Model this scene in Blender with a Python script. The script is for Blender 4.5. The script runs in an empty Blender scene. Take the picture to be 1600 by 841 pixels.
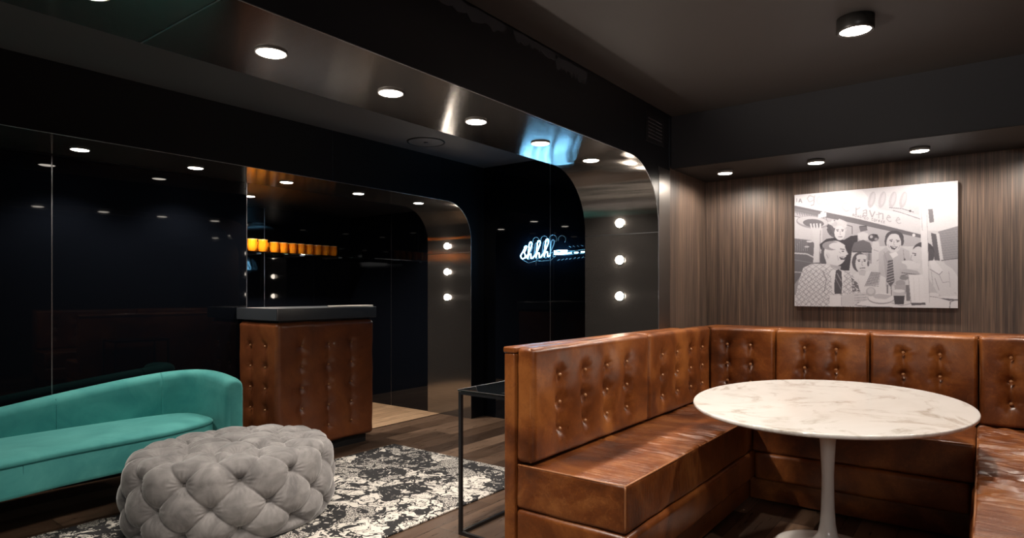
import bpy, bmesh, math, random
import numpy as np
from mathutils import Vector, noise as mnoise
random.seed(7); rng = np.random.RandomState(7)
S = bpy.context.scene; COL = S.collection
PI = math.pi

# ------------------------------------------------------------------ helpers
def mesh_obj(name, verts, faces, mat=None, parent=None, smooth=False, kind=None, fmat=None):
    me = bpy.data.meshes.new(name)
    me.from_pydata([tuple(map(float, v)) for v in verts], [], [tuple(int(i) for i in f) for f in faces])
    mats = mat if isinstance(mat, (list, tuple)) else [mat]
    for m in mats:
        if m: me.materials.append(m)
    if fmat is not None: me.polygons.foreach_set('material_index', fmat)
    bm = bmesh.new(); bm.from_mesh(me); bmesh.ops.recalc_face_normals(bm, faces=bm.faces); bm.to_mesh(me); bm.free()
    if smooth: me.polygons.foreach_set('use_smooth', [True]*len(me.polygons))
    me.update()
    o = bpy.data.objects.new(name, me); COL.objects.link(o)
    if parent is not None:
        o.parent = parent
        if parent.parent is None: o.location = -parent.location   # geometry is written in world metres
    if kind: o['kind'] = kind
    return o
def thing(name, label, cat, loc=(0,0,0), group=None):
    o = bpy.data.objects.new(name, None); COL.objects.link(o); o.location = loc; o.empty_display_size = .1
    o['label'] = label; o['category'] = cat
    if group: o['group'] = group
    return o
def tag(o, label, cat, group=None):
    o['label'] = label; o['category'] = cat
    if group: o['group'] = group
    return o
class MB:
    def __init__(s): s.v=[]; s.f=[]; s.m=[]
    def add(s, vs, fs, mi=0):
        b=len(s.v); s.v += [tuple(v) for v in vs]; s.f += [tuple(i+b for i in f) for f in fs]; s.m += [mi]*len(fs)
    def box(s, x0,x1,y0,y1,z0,z1, mi=0):
        s.add([(x,y,z) for x in (x0,x1) for y in (y0,y1) for z in (z0,z1)],
              [(0,1,3,2),(4,6,7,5),(0,4,5,1),(2,3,7,6),(0,2,6,4),(1,5,7,3)], mi)
    def quad(s, a,b,c,d, mi=0): s.add([a,b,c,d],[(0,1,2,3)],mi)
    def tube(s, pts, r, n=8, mi=0, caps=True):
        pts=[Vector(p) for p in pts]; rings=[]; up=None
        for i,p in enumerate(pts):
            t=(pts[min(i+1,len(pts)-1)]-pts[max(i-1,0)]).normalized()
            if up is None: up = Vector((0,0,1)) if abs(t.z)<.9 else Vector((1,0,0))
            a=t.cross(up).normalized(); b=a.cross(t).normalized(); up=b
            rr = r[i] if isinstance(r,(list,tuple)) else r
            rings.append([p+a*math.cos(2*PI*k/n)*rr+b*math.sin(2*PI*k/n)*rr for k in range(n)])
        vs=[v for q in rings for v in q]; fs=[]
        for i in range(len(pts)-1):
            for k in range(n): fs.append((i*n+k,i*n+(k+1)%n,(i+1)*n+(k+1)%n,(i+1)*n+k))
        if caps: fs += [tuple(range(n)), tuple(range((len(pts)-1)*n, len(pts)*n))]
        s.add(vs,fs,mi)
    def lathe(s, prof, c, n=32, mi=0, axis='z', wob=None, sx=1, sy=1):
        vs=[]; fs=[]
        for (r,h) in prof:
            for k in range(n):
                a=2*PI*k/n; rr=r*(wob(a,h) if wob else 1)
                p=(rr*math.cos(a)*sx, rr*math.sin(a)*sy, h)
                if axis=='y': p=(p[0],h,p[1])
                if axis=='x': p=(h,p[0],p[1])
                vs.append((c[0]+p[0],c[1]+p[1],c[2]+p[2]))
        for i in range(len(prof)-1):
            for k in range(n): fs.append((i*n+k,i*n+(k+1)%n,(i+1)*n+(k+1)%n,(i+1)*n+k))
        if prof[0][0]>1e-4: fs.append(tuple(range(n)))
        if prof[-1][0]>1e-4: fs.append(tuple(range((len(prof)-1)*n,len(prof)*n)))
        s.add(vs,fs,mi)
    def build(s, name, mat, parent=None, smooth=False, kind=None):
        return mesh_obj(name, s.v, s.f, mat, parent, smooth, kind, s.m if isinstance(mat,(list,tuple)) else None)

def axis_lines(a, b, r, step):
    r = min(r, (b-a)/2-1e-4)
    e = [0, .12*r, .3*r, .52*r, .76*r, r]
    n = max(1, int(math.ceil((b-a-2*r)/step)))
    mid = list(np.linspace(a+r, b-r, n+1))
    return [a+t for t in e[:-1]] + mid + [b-t for t in e[:-1]][::-1]
def rbox(name, x0,x1,y0,y1,z0,z1, r, mat, parent=None, step=.05, disp=None):
    """soft-edged upholstered block with a dense surface, optional displacement function(P, N) -> P"""
    L=[axis_lines(x0,x1,r,step),axis_lines(y0,y1,r,step),axis_lines(z0,z1,r,step)]
    idx={}; V=[]; F=[]
    def vid(i,j,k):
        key=(i,j,k)
        if key not in idx: idx[key]=len(V); V.append((L[0][i],L[1][j],L[2][k]))
        return idx[key]
    nx,ny,nz=[len(l)-1 for l in L]
    for i in range(nx):
        for j in range(ny):
            for k in (0,nz): F.append((vid(i,j,k),vid(i+1,j,k),vid(i+1,j+1,k),vid(i,j+1,k)))
    for i in range(nx):
        for k in range(nz):
            for j in (0,ny): F.append((vid(i,j,k),vid(i+1,j,k),vid(i+1,j,k+1),vid(i,j,k+1)))
    for j in range(ny):
        for k in range(nz):
            for i in (0,nx): F.append((vid(i,j,k),vid(i,j+1,k),vid(i,j+1,k+1),vid(i,j,k+1)))
    P=np.array(V); lo=np.array([x0,y0,z0])+r; hi=np.array([x1,y1,z1])-r
    Q=np.clip(P,lo,np.maximum(lo,hi)); D=P-Q; n=np.linalg.norm(D,axis=1,keepdims=True); N=D/np.maximum(n,1e-9)
    P=Q+N*r
    if disp is not None: P=disp(P,N)
    return mesh_obj(name,P,F,mat,parent,True)
def fbm(P, scale, seed=0.0, octv=3):
    out=np.empty(len(P))
    for i,p in enumerate(P):
        v=0; a=1; s=1
        for o in range(octv):
            v+=a*mnoise.noise(Vector((p[0]*scale[0]*s+seed,p[1]*scale[1]*s-seed,p[2]*scale[2]*s+2*seed))); a*=.5; s*=2
        out[i]=v
    return out
def tuft(P, N, btns, inward, up=np.array([0,0,1.]), depth=.02, puff=.012, pleat=.45, sig=.045, chains=None, seed=0):
    """press buttons into an upholstered face; inward = unit vector into the cushion"""
    inward=np.array(inward,float); wgt=np.clip(-(N@inward),0,1)**2
    side=np.cross(up,inward)
    d=np.zeros(len(P)); rs=np.random.RandomState(seed)
    a=P@side; b=P@up
    for (ba,bb) in [(np.dot(q,side),np.dot(q,up)) for q in btns]:
        da=a-ba; db=b-bb; rr=np.sqrt(da*da+db*db)
        d+=depth*np.exp(-rr/sig)
        ang=np.arctan2(db,da); ph=rs.rand()*6
        d+=.0035*np.sin(9*ang+ph+2*np.sin(3*ang+ph))*np.exp(-((rr-.03)/.028)**2)
    for (p,q) in (chains or []):
        pa,pb=np.dot(p,side),np.dot(p,up); qa,qb=np.dot(q,side),np.dot(q,up)
        va,vb=qa-pa,qb-pb; L2=va*va+vb*vb
        t=np.clip(((a-pa)*va+(b-pb)*vb)/L2,0,1)
        dd=np.hypot(a-pa-t*va,b-pb-t*vb)
        d+=depth*pleat*np.exp(-(dd/.010)**2)+depth*.3*np.exp(-(dd/.035)**2)
    return P+np.outer(d*wgt,inward)-np.outer(wgt*puff,inward)

# ------------------------------------------------------------------ materials
def mat(name, col=(.5,.5,.5), rough=.5, metal=0, **kw):
    m=bpy.data.materials.new(name); m.use_nodes=True; nt=m.node_tree; b=nt.nodes['Principled BSDF']
    b.inputs['Base Color'].default_value=(*col,1); b.inputs['Roughness'].default_value=rough; b.inputs['Metallic'].default_value=metal
    for k,v in kw.items():
        b.inputs[k.replace('_',' ')].default_value = v
    return m
def nd(m, t, **kw):
    n=m.node_tree.nodes.new(t)
    for k,v in kw.items():
        if hasattr(n,k): setattr(n,k,v)
        else: n.inputs[k.replace('_',' ')].default_value=v
    return n
def lk(m,a,b): m.node_tree.links.new(a,b)
def bsdf(m): return m.node_tree.nodes['Principled BSDF']
def coords(m, scale=(1,1,1), rot=(0,0,0)):
    t=nd(m,'ShaderNodeNewGeometry'); mp=nd(m,'ShaderNodeMapping'); mp.inputs['Scale'].default_value=scale; mp.inputs['Rotation'].default_value=rot
    lk(m,t.outputs['Position'],mp.inputs['Vector']); return mp.outputs['Vector']
def ramp(m, fac, stops, interp='LINEAR'):
    r=nd(m,'ShaderNodeValToRGB'); r.color_ramp.interpolation=interp; e=r.color_ramp.elements
    while len(e)>1: e.remove(e[-1])
    for i,(p,c) in enumerate(stops):
        x=e[0] if i==0 else e.new(p)
        x.position=p; x.color=(*c,1) if len(c)==3 else c
    lk(m,fac,r.inputs['Fac']); return r.outputs['Color']
def mix(m, a, b, fac, mode='MIX'):
    n=nd(m,'ShaderNodeMix',data_type='RGBA',blend_type=mode)
    for s,v in ((n.inputs[0],fac),(n.inputs[6],a),(n.inputs[7],b)):
        if isinstance(v,(int,float)): s.default_value=v
        elif isinstance(v,tuple): s.default_value=(*v,1)
        else: lk(m,v,s)
    return n.outputs[2]
def bump(m, h, strength=.2, dist=.005, prev=None):
    b=nd(m,'ShaderNodeBump'); b.inputs['Strength'].default_value=strength; b.inputs['Distance'].default_value=dist
    lk(m,h,b.inputs['Height'])
    if prev is not None: lk(m,prev,b.inputs['Normal'])
    return b.outputs['Normal']
def noise(m, vec, scale, detail=4, rough=.55, dist=0):
    n=nd(m,'ShaderNodeTexNoise'); n.inputs['Scale'].default_value=scale; n.inputs['Detail'].default_value=detail
    n.inputs['Roughness'].default_value=rough; n.inputs['Distortion'].default_value=dist
    lk(m,vec,n.inputs['Vector']); return n.outputs['Fac']

def leather(name, dark, mid, light, stretch=None):
    m=mat(name, mid, .4); v=coords(m)
    n1=noise(m,v,3.2,5,.6,.6); c=ramp(m,n1,[(.30,dark),(.5,mid),(.70,light)])
    n2=noise(m,v,26,5,.65,1.2); c=mix(m,c,light,ramp(m,n2,[(.54,(0,0,0)),(.76,(.38,.38,.38))]))
    n3=noise(m,v,9,6,.7,3.0); c=mix(m,c,dark,ramp(m,n3,[(.52,(0,0,0)),(.70,(.28,.28,.28))]))
    ck=nd(m,'ShaderNodeTexVoronoi',feature='DISTANCE_TO_EDGE'); ck.inputs['Scale'].default_value=15; dn=nd(m,'ShaderNodeTexNoise'); dn.inputs['Scale'].default_value=22; dn.inputs['Detail'].default_value=4; lk(m,v,dn.inputs['Vector']); lk(m,mix(m,v,dn.outputs['Color'],.10),ck.inputs['Vector'])
    mk=nd(m,'ShaderNodeMath',operation='MULTIPLY'); lk(m,ramp(m,ck.outputs['Distance'],[(0,(.8,.8,.8)),(.035,(0,0,0))]),mk.inputs[0]); lk(m,ramp(m,n1,[(.42,(0,0,0)),(.62,(1,1,1))]),mk.inputs[1]); c=mix(m,c,light,mk.outputs[0])
    lk(m,c,bsdf(m).inputs['Base Color'])
    lk(m,ramp(m,n2,[(.3,(.27,)*3),(.7,(.35,)*3)]),bsdf(m).inputs['Roughness'])
    vo=nd(m,'ShaderNodeTexVoronoi'); vo.inputs['Scale'].default_value=330; lk(m,v,vo.inputs['Vector'])
    b=bump(m,n3,.09,.005)
    if stretch:
        b=bump(m,noise(m,coords(m,stretch),1.0,5,.6,1.2),.55,.012,b); b=bump(m,vo.outputs['Distance'],.12,.0008,b)
    lk(m,b,bsdf(m).inputs['Normal']); bsdf(m).inputs['Specular IOR Level'].default_value=.55
    return m
M={}
M['leather']=leather('tan_leather',(.055,.015,.005),(.150,.042,.010),(.29,.100,.024))
M['leather_seat']=leather('tan_seat_leather',(.055,.015,.005),(.150,.042,.010),(.30,.110,.030),(3.5,34,3.5))
M['leather_bar']=leather('brown_bar_leather',(.11,.032,.013),(.17,.050,.018),(.24,.078,.025))
M['leather_seam']=mat('leather_piping',(.30,.12,.045),.45)
M['thread']=mat('pale_thread',(.45,.25,.12),.7)
M['button']=mat('leather_button',(.34,.15,.06),.3)
# black glass panels
m=M['glass_black']=mat('black_glass_panel',(.003,.004,.0065),.03,0,Specular_IOR_Level=.24)
M['black_paint']=mat('black_satin_paint',(.006,.0065,.009),.34)
m=M['ceil_main']=mat('dark_ceiling_paint',(.030,.0265,.026),.6)
v=coords(m); lk(m,bump(m,noise(m,v,60,3),.08,.002),bsdf(m).inputs['Normal'])
M['fascia']=mat('charcoal_fascia_paint',(.024,.024,.028),.55)
M['ceil_left']=mat('grey_ceiling_paint',(.085,.08,.085),.55)
M['black_matte']=mat('black_matte',(.006,.006,.007),.6)
M['black_metal']=mat('black_metal',(.012,.012,.014),.3,0)
M['seam']=mat('panel_joint_metal',(.30,.30,.32),.35,1)
M['seam_dim']=mat('panel_joint_dark',(.10,.11,.13),.35,1)
m=M['steel']=mat('brushed_dark_steel',(.22,.20,.185),.14,.90)
tn=nd(m,'ShaderNodeTangent',direction_type='UV_MAP'); tn.uv_map='UVMap'
bsdf(m).inputs['Anisotropic'].default_value=.9; lk(m,tn.outputs[0],bsdf(m).inputs['Tangent'])
uvn=nd(m,'ShaderNodeUVMap'); uvn.uv_map='UVMap'; mp=nd(m,'ShaderNodeMapping'); mp.inputs['Scale'].default_value=(3,260,1); lk(m,uvn.outputs[0],mp.inputs[0])
nz=noise(m,mp.outputs[0],1.0,3); lk(m,bump(m,nz,.05,.0005),bsdf(m).inputs['Normal'])
lk(m,ramp(m,nz,[(.3,(.20,.185,.175)),(.7,(.27,.25,.235))]),bsdf(m).inputs['Base Color'])
# wood wall: vertical ribbed grain
m=M['wood_wall']=mat('vertical_grain_walnut_panel',(.16,.10,.07),.45)
v=coords(m,(1,1,.012)); a=noise(m,v,9,5,.7); b_=noise(m,v,70,4,.7); c_=noise(m,v,260,2,.6)
c=ramp(m,a,[(.32,(.060,.042,.036)),(.5,(.105,.072,.056)),(.66,(.165,.108,.076))])
c=mix(m,c,ramp(m,b_,[(.3,(.028,.020,.018)),(.52,(.11,.077,.060)),(.72,(.26,.175,.12))]),.62)
c=mix(m,c,ramp(m,c_,[(.35,(.28,.28,.30)),(.65,(1.0,.94,.87))]),.75,'MULTIPLY')
lk(m,c,bsdf(m).inputs['Base Color']); lk(m,bump(m,b_,.25,.002),bsdf(m).inputs['Normal'])
# plank floors
def planks(name, c0, c1, c2, w, L, rough, grime=True):
    m=mat(name,c1,rough); v=coords(m,(1,1,1),(0,0,PI/2))
    br=nd(m,'ShaderNodeTexBrick'); br.offset=.37; br.squash=1
    for k,x in (('Scale',1),('Mortar Size',.0022),('Brick Width',L),('Row Height',w),('Bias',0)): br.inputs[k].default_value=x
    br.inputs['Color1'].default_value=(0,0,0,1); br.inputs['Color2'].default_value=(1,1,1,1); br.inputs['Mortar'].default_value=(.5,.5,.5,1)
    lk(m,v,br.inputs['Vector'])
    g=noise(m,coords(m,(9,.7,1)),6,6,.65,1.0)
    pl=ramp(m,br.outputs['Color'],[(0,c0),(.5,c1),(1,c2)])
    c=mix(m,pl,ramp(m,g,[(.3,(.45,.43,.42)),(.55,(1,1,1)),(.75,(1.35,1.3,1.25))]),.85,'MULTIPLY')
    if grime:
        s=noise(m,coords(m,(14,1.5,1)),9,8,.8,.5); c=mix(m,c,(.28,.23,.19),ramp(m,s,[(.6,(0,0,0)),(.75,(.4,.4,.4))]))
    c=mix(m,c,(.006,.004,.003),br.outputs['Fac'])
    lk(m,c,bsdf(m).inputs['Base Color'])
    b=bump(m,g,.15,.002); mo=nd(m,'ShaderNodeMath',operation='SUBTRACT'); mo.inputs[0].default_value=1; lk(m,br.outputs['Fac'],mo.inputs[1])
    b=bump(m,mo.outputs[0],.4,.002,b); lk(m,b,bsdf(m).inputs['Normal'])
    lk(m,ramp(m,g,[(.3,(rough-.08,)*3),(.7,(rough+.12,)*3)]),bsdf(m).inputs['Roughness'])
    return m
M['floor']=planks('dark_worn_plank',(.042,.024,.015),(.105,.063,.040),(.21,.135,.090),.185,1.25,.33)
M['oak']=planks('pale_oak_board',(.42,.27,.16),(.50,.33,.20),(.56,.38,.24),.16,1.4,.4,False)
# velvet
def velvet(name, col, light, sheen, sc=4):
    m=mat(name,col,.75,0); v=coords(m); n=noise(m,v,sc,5,.6,.8)
    lk(m,ramp(m,n,[(.35,col),(.7,light)]),bsdf(m).inputs['Base Color'])
    b=bsdf(m); b.inputs['Sheen Weight'].default_value=1; b.inputs['Sheen Roughness'].default_value=.35; b.inputs['Sheen Tint'].default_value=(*sheen,1)
    b.inputs['Specular IOR Level'].default_value=.2
    lk(m,bump(m,noise(m,v,500,2),.15,.0008),b.inputs['Normal']); return m
M['teal']=velvet('teal_velvet',(.065,.33,.325),(.11,.45,.43),(.35,.85,.80))
M['grey_velvet']=velvet('silver_grey_velvet',(.155,.150,.152),(.31,.30,.30),(.80,.80,.80),9)
M['grey_piping']=mat('grey_button_velvet',(.20,.19,.185),.5)
# marble
m=M['marble']=mat('white_marble',(.8,.78,.75),.12); v=coords(m,(1.1,.8,1),(0,0,.9))
w=noise(m,v,2.1,8,.62,1.4); ve=ramp(m,w,[(.455,(0,0,0)),(.5,(1,1,1)),(.555,(0,0,0))])
g=noise(m,v,1.3,4,.6,.5); w2=noise(m,v,5,8,.7,.8)
c=mix(m,(.80,.785,.765),(.62,.59,.56),ramp(m,g,[(.45,(0,0,0)),(.7,(.6,.6,.6))]))
mm=nd(m,'ShaderNodeMath',operation='MULTIPLY'); lk(m,ve,mm.inputs[0]); lk(m,ramp(m,w2,[(.42,(0,0,0)),(.62,(.75,.75,.75))]),mm.inputs[1])
c=mix(m,c,(.42,.37,.30),mm.outputs[0]); lk(m,c,bsdf(m).inputs['Base Color'])
M['white']=mat('white_gloss_enamel',(.80,.78,.75),.18)
# rug: monochrome torn floral print
m=M['rug']=mat('black_and_ivory_woven_rug',(.5,.5,.5),.95)
v=coords(m,(1,1,1),(0,0,.3)); d=nd(m,'ShaderNodeTexNoise'); d.inputs['Scale'].default_value=7; d.inputs['Detail'].default_value=3; lk(m,v,d.inputs['Vector'])
vd=mix(m,v,d.outputs['Color'],.22)
vb=nd(m,'ShaderNodeTexVoronoi',feature='DISTANCE_TO_EDGE'); vb.inputs['Scale'].default_value=5.5; lk(m,vd,vb.inputs['Vector'])
vc=nd(m,'ShaderNodeTexVoronoi'); vc.inputs['Scale'].default_value=5.5; lk(m,vd,vc.inputs['Vector'])
big=noise(m,v,3.6,2,.6,1.6); fine=noise(m,v,150,2,.6); mid=noise(m,v,10,2.5,.6,3.0)
ivory=(.66,.63,.58); black=(.018,.018,.02)
base=mix(m,ivory,black,ramp(m,mid,[(.535,(0,0,0)),(.545,(1,1,1)),(.60,(1,1,1)),(.61,(0,0,0))]))      # contour lines
stip=mix(m,ivory,black,ramp(m,fine,[(.47,(0,0,0)),(.5,(1,1,1))]))
c=mix(m,base,stip,ramp(m,vc.outputs['Color'],[(.56,(0,0,0)),(.57,(1,1,1))]))
dark=mix(m,black,ivory,ramp(m,mid,[(.60,(0,0,0)),(.615,(1,1,1))]))
c=mix(m,c,dark,ramp(m,big,[(.51,(0,0,0)),(.52,(1,1,1))]))
c=mix(m,black,c,ramp(m,vb.outputs['Distance'],[(.025,(0,0,0)),(.04,(1,1,1))]))
lk(m,c,bsdf(m).inputs['Base Color']); lk(m,bump(m,fine,.5,.003),bsdf(m).inputs['Normal'])
# glass
def glassy(name,col,rough=.02,ior=1.45): return mat(name,col,rough,0,Transmission_Weight=1.0,IOR=ior)
M['amber']=mat('amber_glass',(1.0,.36,.015),.08,0,Transmission_Weight=.6,IOR=1.45)
M['shelf_glass']=glassy('green_edged_glass',(.62,.92,.86),.01)
m=M['smoke_glass']=mat('dark_tinted_glass',(.004,.005,.006),.03)
M['counter']=mat('slate_countertop',(.050,.056,.066),.28)
def emis(name,col,st):
    m=mat(name,(.9,.9,.9),.3); b=bsdf(m); b.inputs['Emission Color'].default_value=(*col,1); b.inputs['Emission Strength'].default_value=st; return m
WARM=(1.0,.88,.76)
M['lamp']=emis('warm_lamp_face',(1,.90,.78),22)
M['bulb']=emis('warm_bulb',(1,.88,.74),45)
M['neon']=emis('cool_white_neon',(.22,.62,1.0),26)
M['tube_off']=mat('unlit_glass_tube',(.55,.65,.62),.1,0,Transmission_Weight=.6)
M['trim_black']=mat('lamp_trim_black',(.02,.018,.017),.35)
M['lamp_rim']=mat('lamp_rim_grey',(.25,.24,.23),.4)
M['rubber']=mat('pale_rubber',(.75,.72,.68),.5)

# ------------------------------------------------------------------ the room (metres; camera stands at x=0,y=0)
XA0,XA1=-1.78,-2.36          # big steel arch: front and back faces
YJ=4.015; ZA=2.177
XP,XM=-4.20,-4.82            # portal face, black glass wall
ZP=2.20; YE=5.05; YS=4.86; XB=-6.15
ZC=2.555; ZL=2.61; YW=4.92; YF=4.24; ZS=2.185
def struct(name,mb,m,smooth=False): return mb.build(name,m,None,smooth,'structure')
b=MB(); b.box(-6.3,2.8,-2.6,5.3,-.1,0); struct('floor',b,M['floor'])
b=MB(); b.box(XB,-4.64,2.80,YS,.0,.004); tag(struct('floor_bar',b,M['oak']),'','') if 0 else struct('floor_bar',b,M['oak'])
# ceilings
b=MB(); b.box(XA0+.005,2.8,-2.6,YW+.2,ZC,ZC+.15); struct('ceiling',b,M['ceil_main'])
b=MB(); b.box(XP-.1,XA1-.002,-2.6,YE+.1,ZL,ZL+.15); struct('ceiling_lounge',b,M['ceil_left'])
b=MB(); b.box(XB-.1,XM+.001,2.66,YS+.1,ZP+.0,ZP+.12); struct('ceiling_bar',b,M['black_paint'])
# back wall, fascia over it
b=MB(); b.box(XA0,2.8,YW,YW+.12,0,ZS+.02); struct('wall_back',b,M['wood_wall'])
b=MB(); b.box(XA0,2.8,YF,YW+.12,ZS,ZC); struct('trim_1',b,M['fascia'])
b=MB(); b.box(XA0+.0005,2.8,YF+.004,YW,ZS-.003,ZS+.0005); struct('trim_2',b,M['black_matte'])
# wood return beside the arch (slightly proud of the arch face)
b=MB(); b.box(XA0-.16,XA0+.002,YF-.03,YW,0,ZS); struct('wall_left',b,M['wood_wall'])
# arch wall: face with rounded opening
def arch_path(yend,ztop,r,y0,n=14,sq=1.0):
    pts=[(y0,ztop)]
    ys=np.linspace(y0,yend-r,24)[1:-1]; pts+=[(float(y),ztop) for y in ys]
    for i in range(n+1):
        a=PI/2*i/n; pts.append((yend-r+r*math.sin(a), ztop-r+r*math.cos(a)))
    pts+= [(yend,z) for z in np.linspace(ztop-r,0,16)[1:]]
    return pts
def strip(name, path, x0, x1, m, thick_dir=None):
    V=[];F=[];UV=[];s=0;L=[]
    for i,p in enumerate(path):
        if i: s+=math.dist(p,path[i-1])
        for t in (0,.5,1): V.append((x0+(x1-x0)*t,p[0],p[1])); L.append((t*abs(x1-x0),s))
    n=len(path)
    for i in range(n-1):
        for j in (0,1): F.append((i*3+j,i*3+j+1,(i+1)*3+j+1,(i+1)*3+j))
    me=bpy.data.meshes.new(name); me.from_pydata(V,[],F); me.materials.append(m)
    uv=me.uv_layers.new(name='UVMap')
    for lp in me.loops: uv.data[lp.index].uv=(L[lp.vertex_index][0],L[lp.vertex_index][1])
    me.polygons.foreach_set('use_smooth',[True]*len(me.polygons)); me.update()
    o=bpy.data.objects.new(name,me); COL.objects.link(o); o['kind']='structure'; return o
def arch_faces(name, path, xf, xb, ytop_end, zt, m, y0):
    """wall with thickness whose opening follows the path; solid beyond it"""
    b=MB()
    for x in (xf,xb):
        V=[(x,p[0],p[1]) for p in path]+[(x,p[0],zt) for p in path]; n=len(path); F=[]
        V=[];F=[]
        for i,p in enumerate(path):
            V.append((x,p[0],p[1]))
            # matching outer point: straight up for the lintel, straight across for the post
            V.append((x,p[0],zt))
        k=[i for i,p in enumerate(path) if abs(p[0]-path[-1][0])<1e-6][0]
        for i in range(k): F.append((2*i,2*i+1,2*i+3,2*i+2))
        b.add(V[:2*k+2],F)
        b.add([(x,path[-1][0],0),(x,path[-1][0],zt),(x,ytop_end,zt),(x,ytop_end,0)],[(0,1,2,3)])
    b.quad((xf,ytop_end,0),(xf,ytop_end,zt),(xb,ytop_end,zt),(xb,ytop_end,0))
    b.quad((xf,y0,path[0][1]),(xf,y0,zt),(xb,y0,zt),(xb,y0,path[0][1]))
    return struct(name,b,m)
pa=arch_path(YJ,ZA,.43,-2.4)
arch_faces('wall_arch',pa,XA0,XA1,YW,ZL,M['black_paint'],-2.4)
M['steel_plain']=mat('dark_steel_flat',(.22,.205,.195),.34,1)
strip('trim_3',pa,XA0,XA1,M['steel'])
pa2=[(y,z) for y,z in pa]
# bright polished edge of the steel lining
b=MB(); b.tube([(XA0+.0015,y,z) for y,z in pa],.0022,6); struct('trim_4',b,M['seam'],True)
# steel post face right of the opening
b=MB(); b.box(XA0,XA0+.003,YJ+.004,YF-.032,0,ZS-.02); struct('trim_5',b,M['steel_plain'])
# end wall of the lounge zone
b=MB(); b.box(XP-.002,XA1+.0,YE,YE+.1,0,ZL); struct('wall_end',b,M['glass_black'])
# portal around the black glass wall and bar opening
pp=arch_path(YS-.012,ZP,.36,-2.4)
arch_faces('wall_portal',pp,XP,XP-.02,YE,ZL,M['black_paint'],-2.4)
strip('trim_6',pp,XP,XM,M['steel'])
b=MB(); b.tube([(XP+.0015,y,z) for y,z in pp],.0025,6); struct('trim_7',b,M['seam'],True)
TILT=-.050; gx=lambda y: XM-.004+(2.76-y)*TILT      # the tall glass wall is hung a touch out of square
b=MB(); V=[]
for y in (-2.6,2.76):
    for x in (gx(y),gx(y)-.1):
        for z in (0,ZP+.1): V.append((x,y,z))
b.add(V,[(0,1,3,2),(4,6,7,5),(0,4,5,1),(2,3,7,6),(0,2,6,4),(1,5,7,3)]); struct('wall_glass',b,M['glass_black'])
b=MB(); b.box(XB,XM-.1,2.66,2.76,0,ZP); struct('wall_bar_near',b,M['glass_black'])
b=MB(); b.box(XB-.1,XB,2.66,YS+.1,0,ZP+.1); struct('wall_bar_back',b,M['glass_black'])
b=MB(); b.box(XB,XM-.0,YS,YS+.1,0,ZP+.1); struct('wall_bar_side',b,M['glass_black'])
# unseen remainder of the room
b=MB(); b.box(2.7,2.8,-2.6,YW,0,ZC); struct('wall_right',b,M['wood_wall'])
b=MB(); b.box(XM,2.8,-2.7,-2.6,0,ZL); struct('wall_near',b,M['black_paint'])
b=MB(); b.box(.3,2.5,-2.6,-2.595,2.05,2.42); struct('added_light_pane_1',b,emis('added_pane_glow',(.95,.97,1.0),2.0))  # glowing pane added behind the camera, not a known window
l=bpy.data.lights.new('added_front_fill','AREA'); l.shape='RECTANGLE'; l.size=2.2; l.size_y=.36; l.energy=40; l.color=(1,.96,.92)  # added fill light for the surfaces facing the camera
o=bpy.data.objects.new('added_front_fill',l); COL.objects.link(o); o.location=(1.4,-2.57,2.235); o.rotation_euler=(PI/2-.5,0,math.radians(14))
b=MB(); b.box(-5.12,XM,-2.5,2.76,ZP,ZP+.02); struct('trim_23',b,M['black_paint'])
# panel joints
def joint(n,x0,x1,y0,y1,z0,z1,m): 
    b=MB(); b.box(x0,x1,y0,y1,z0,z1); struct('trim_%d'%n,b,m)
joint(8,gx(1.44)-.002,gx(1.44)+.0015,1.437,1.443,0,ZP,M['seam'])
joint(9,XM-.008,XM+.001,2.757,2.763,1.1,ZP,M['seam'])
joint(10,XB,XB+.0015,3.72,3.724,0,ZP,M['seam'])
joint(11,-5.42,-5.416,YS-.0015,YS,0,ZP,M['seam'])
joint(12,-3.36,-3.355,YE-.0015,YE,0,ZL,M['seam'])
joint(13,XP,XP+.0012,3.14,3.143,ZP,ZL,M['seam_dim'])
joint(14,XP,XP+.0012,4.40,4.403,ZP,ZL,M['seam_dim'])
joint(15,XA1,XA0,YJ-.0015,YJ,1.712,1.716,M['seam'])
joint(16,XA1,XA0,.955,.96,ZA-.0015,ZA,M['seam'])
joint(17,XM,XP,YS-.0135,YS-.012,1.712,1.716,M['seam'])
joint(18,XA0,XA0+.004,YJ+.185,YJ+.189,ZS,ZC-.02,M['seam_dim'])
joint(19,XA0,XA0+.0012,3.62,3.623,ZA+.05,ZC,M['seam_dim'])
# torn lining left along the top of the arch wall
for n,(ya,yb,za,dz) in enumerate([(1.75,2.3,ZC,.075),(2.36,2.75,ZC,.06),(2.72,3.05,ZC-.01,.085)]):
    rs=np.random.RandomState(n+3); k=18; V=[];F=[]
    for i in range(k+1):
        y=ya+(yb-ya)*i/k; lo=za-dz*(.55+.45*rs.rand())*(1 if 0<i<k else .4)
        for x in (XA0,XA0+.003): V+= [(x,y,za-.004-.01*rs.rand()),(x,y,lo)]
    for i in range(k):
        a=4*i; c=a+4
        F+=[(a,a+1,c+1,c),(a+2,a+3,c+3,c+2),(a+1,a+3,c+3,c+1),(a,a+2,c+2,c)]
    F+=[(0,1,3,2),(4*k,4*k+1,4*k+3,4*k+2)]
    mesh_obj('trim_%d'%(20+n),V,F,mat('scuffed_grey_%d'%n,(.030,.030,.036),.7),None,False,'structure')

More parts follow.
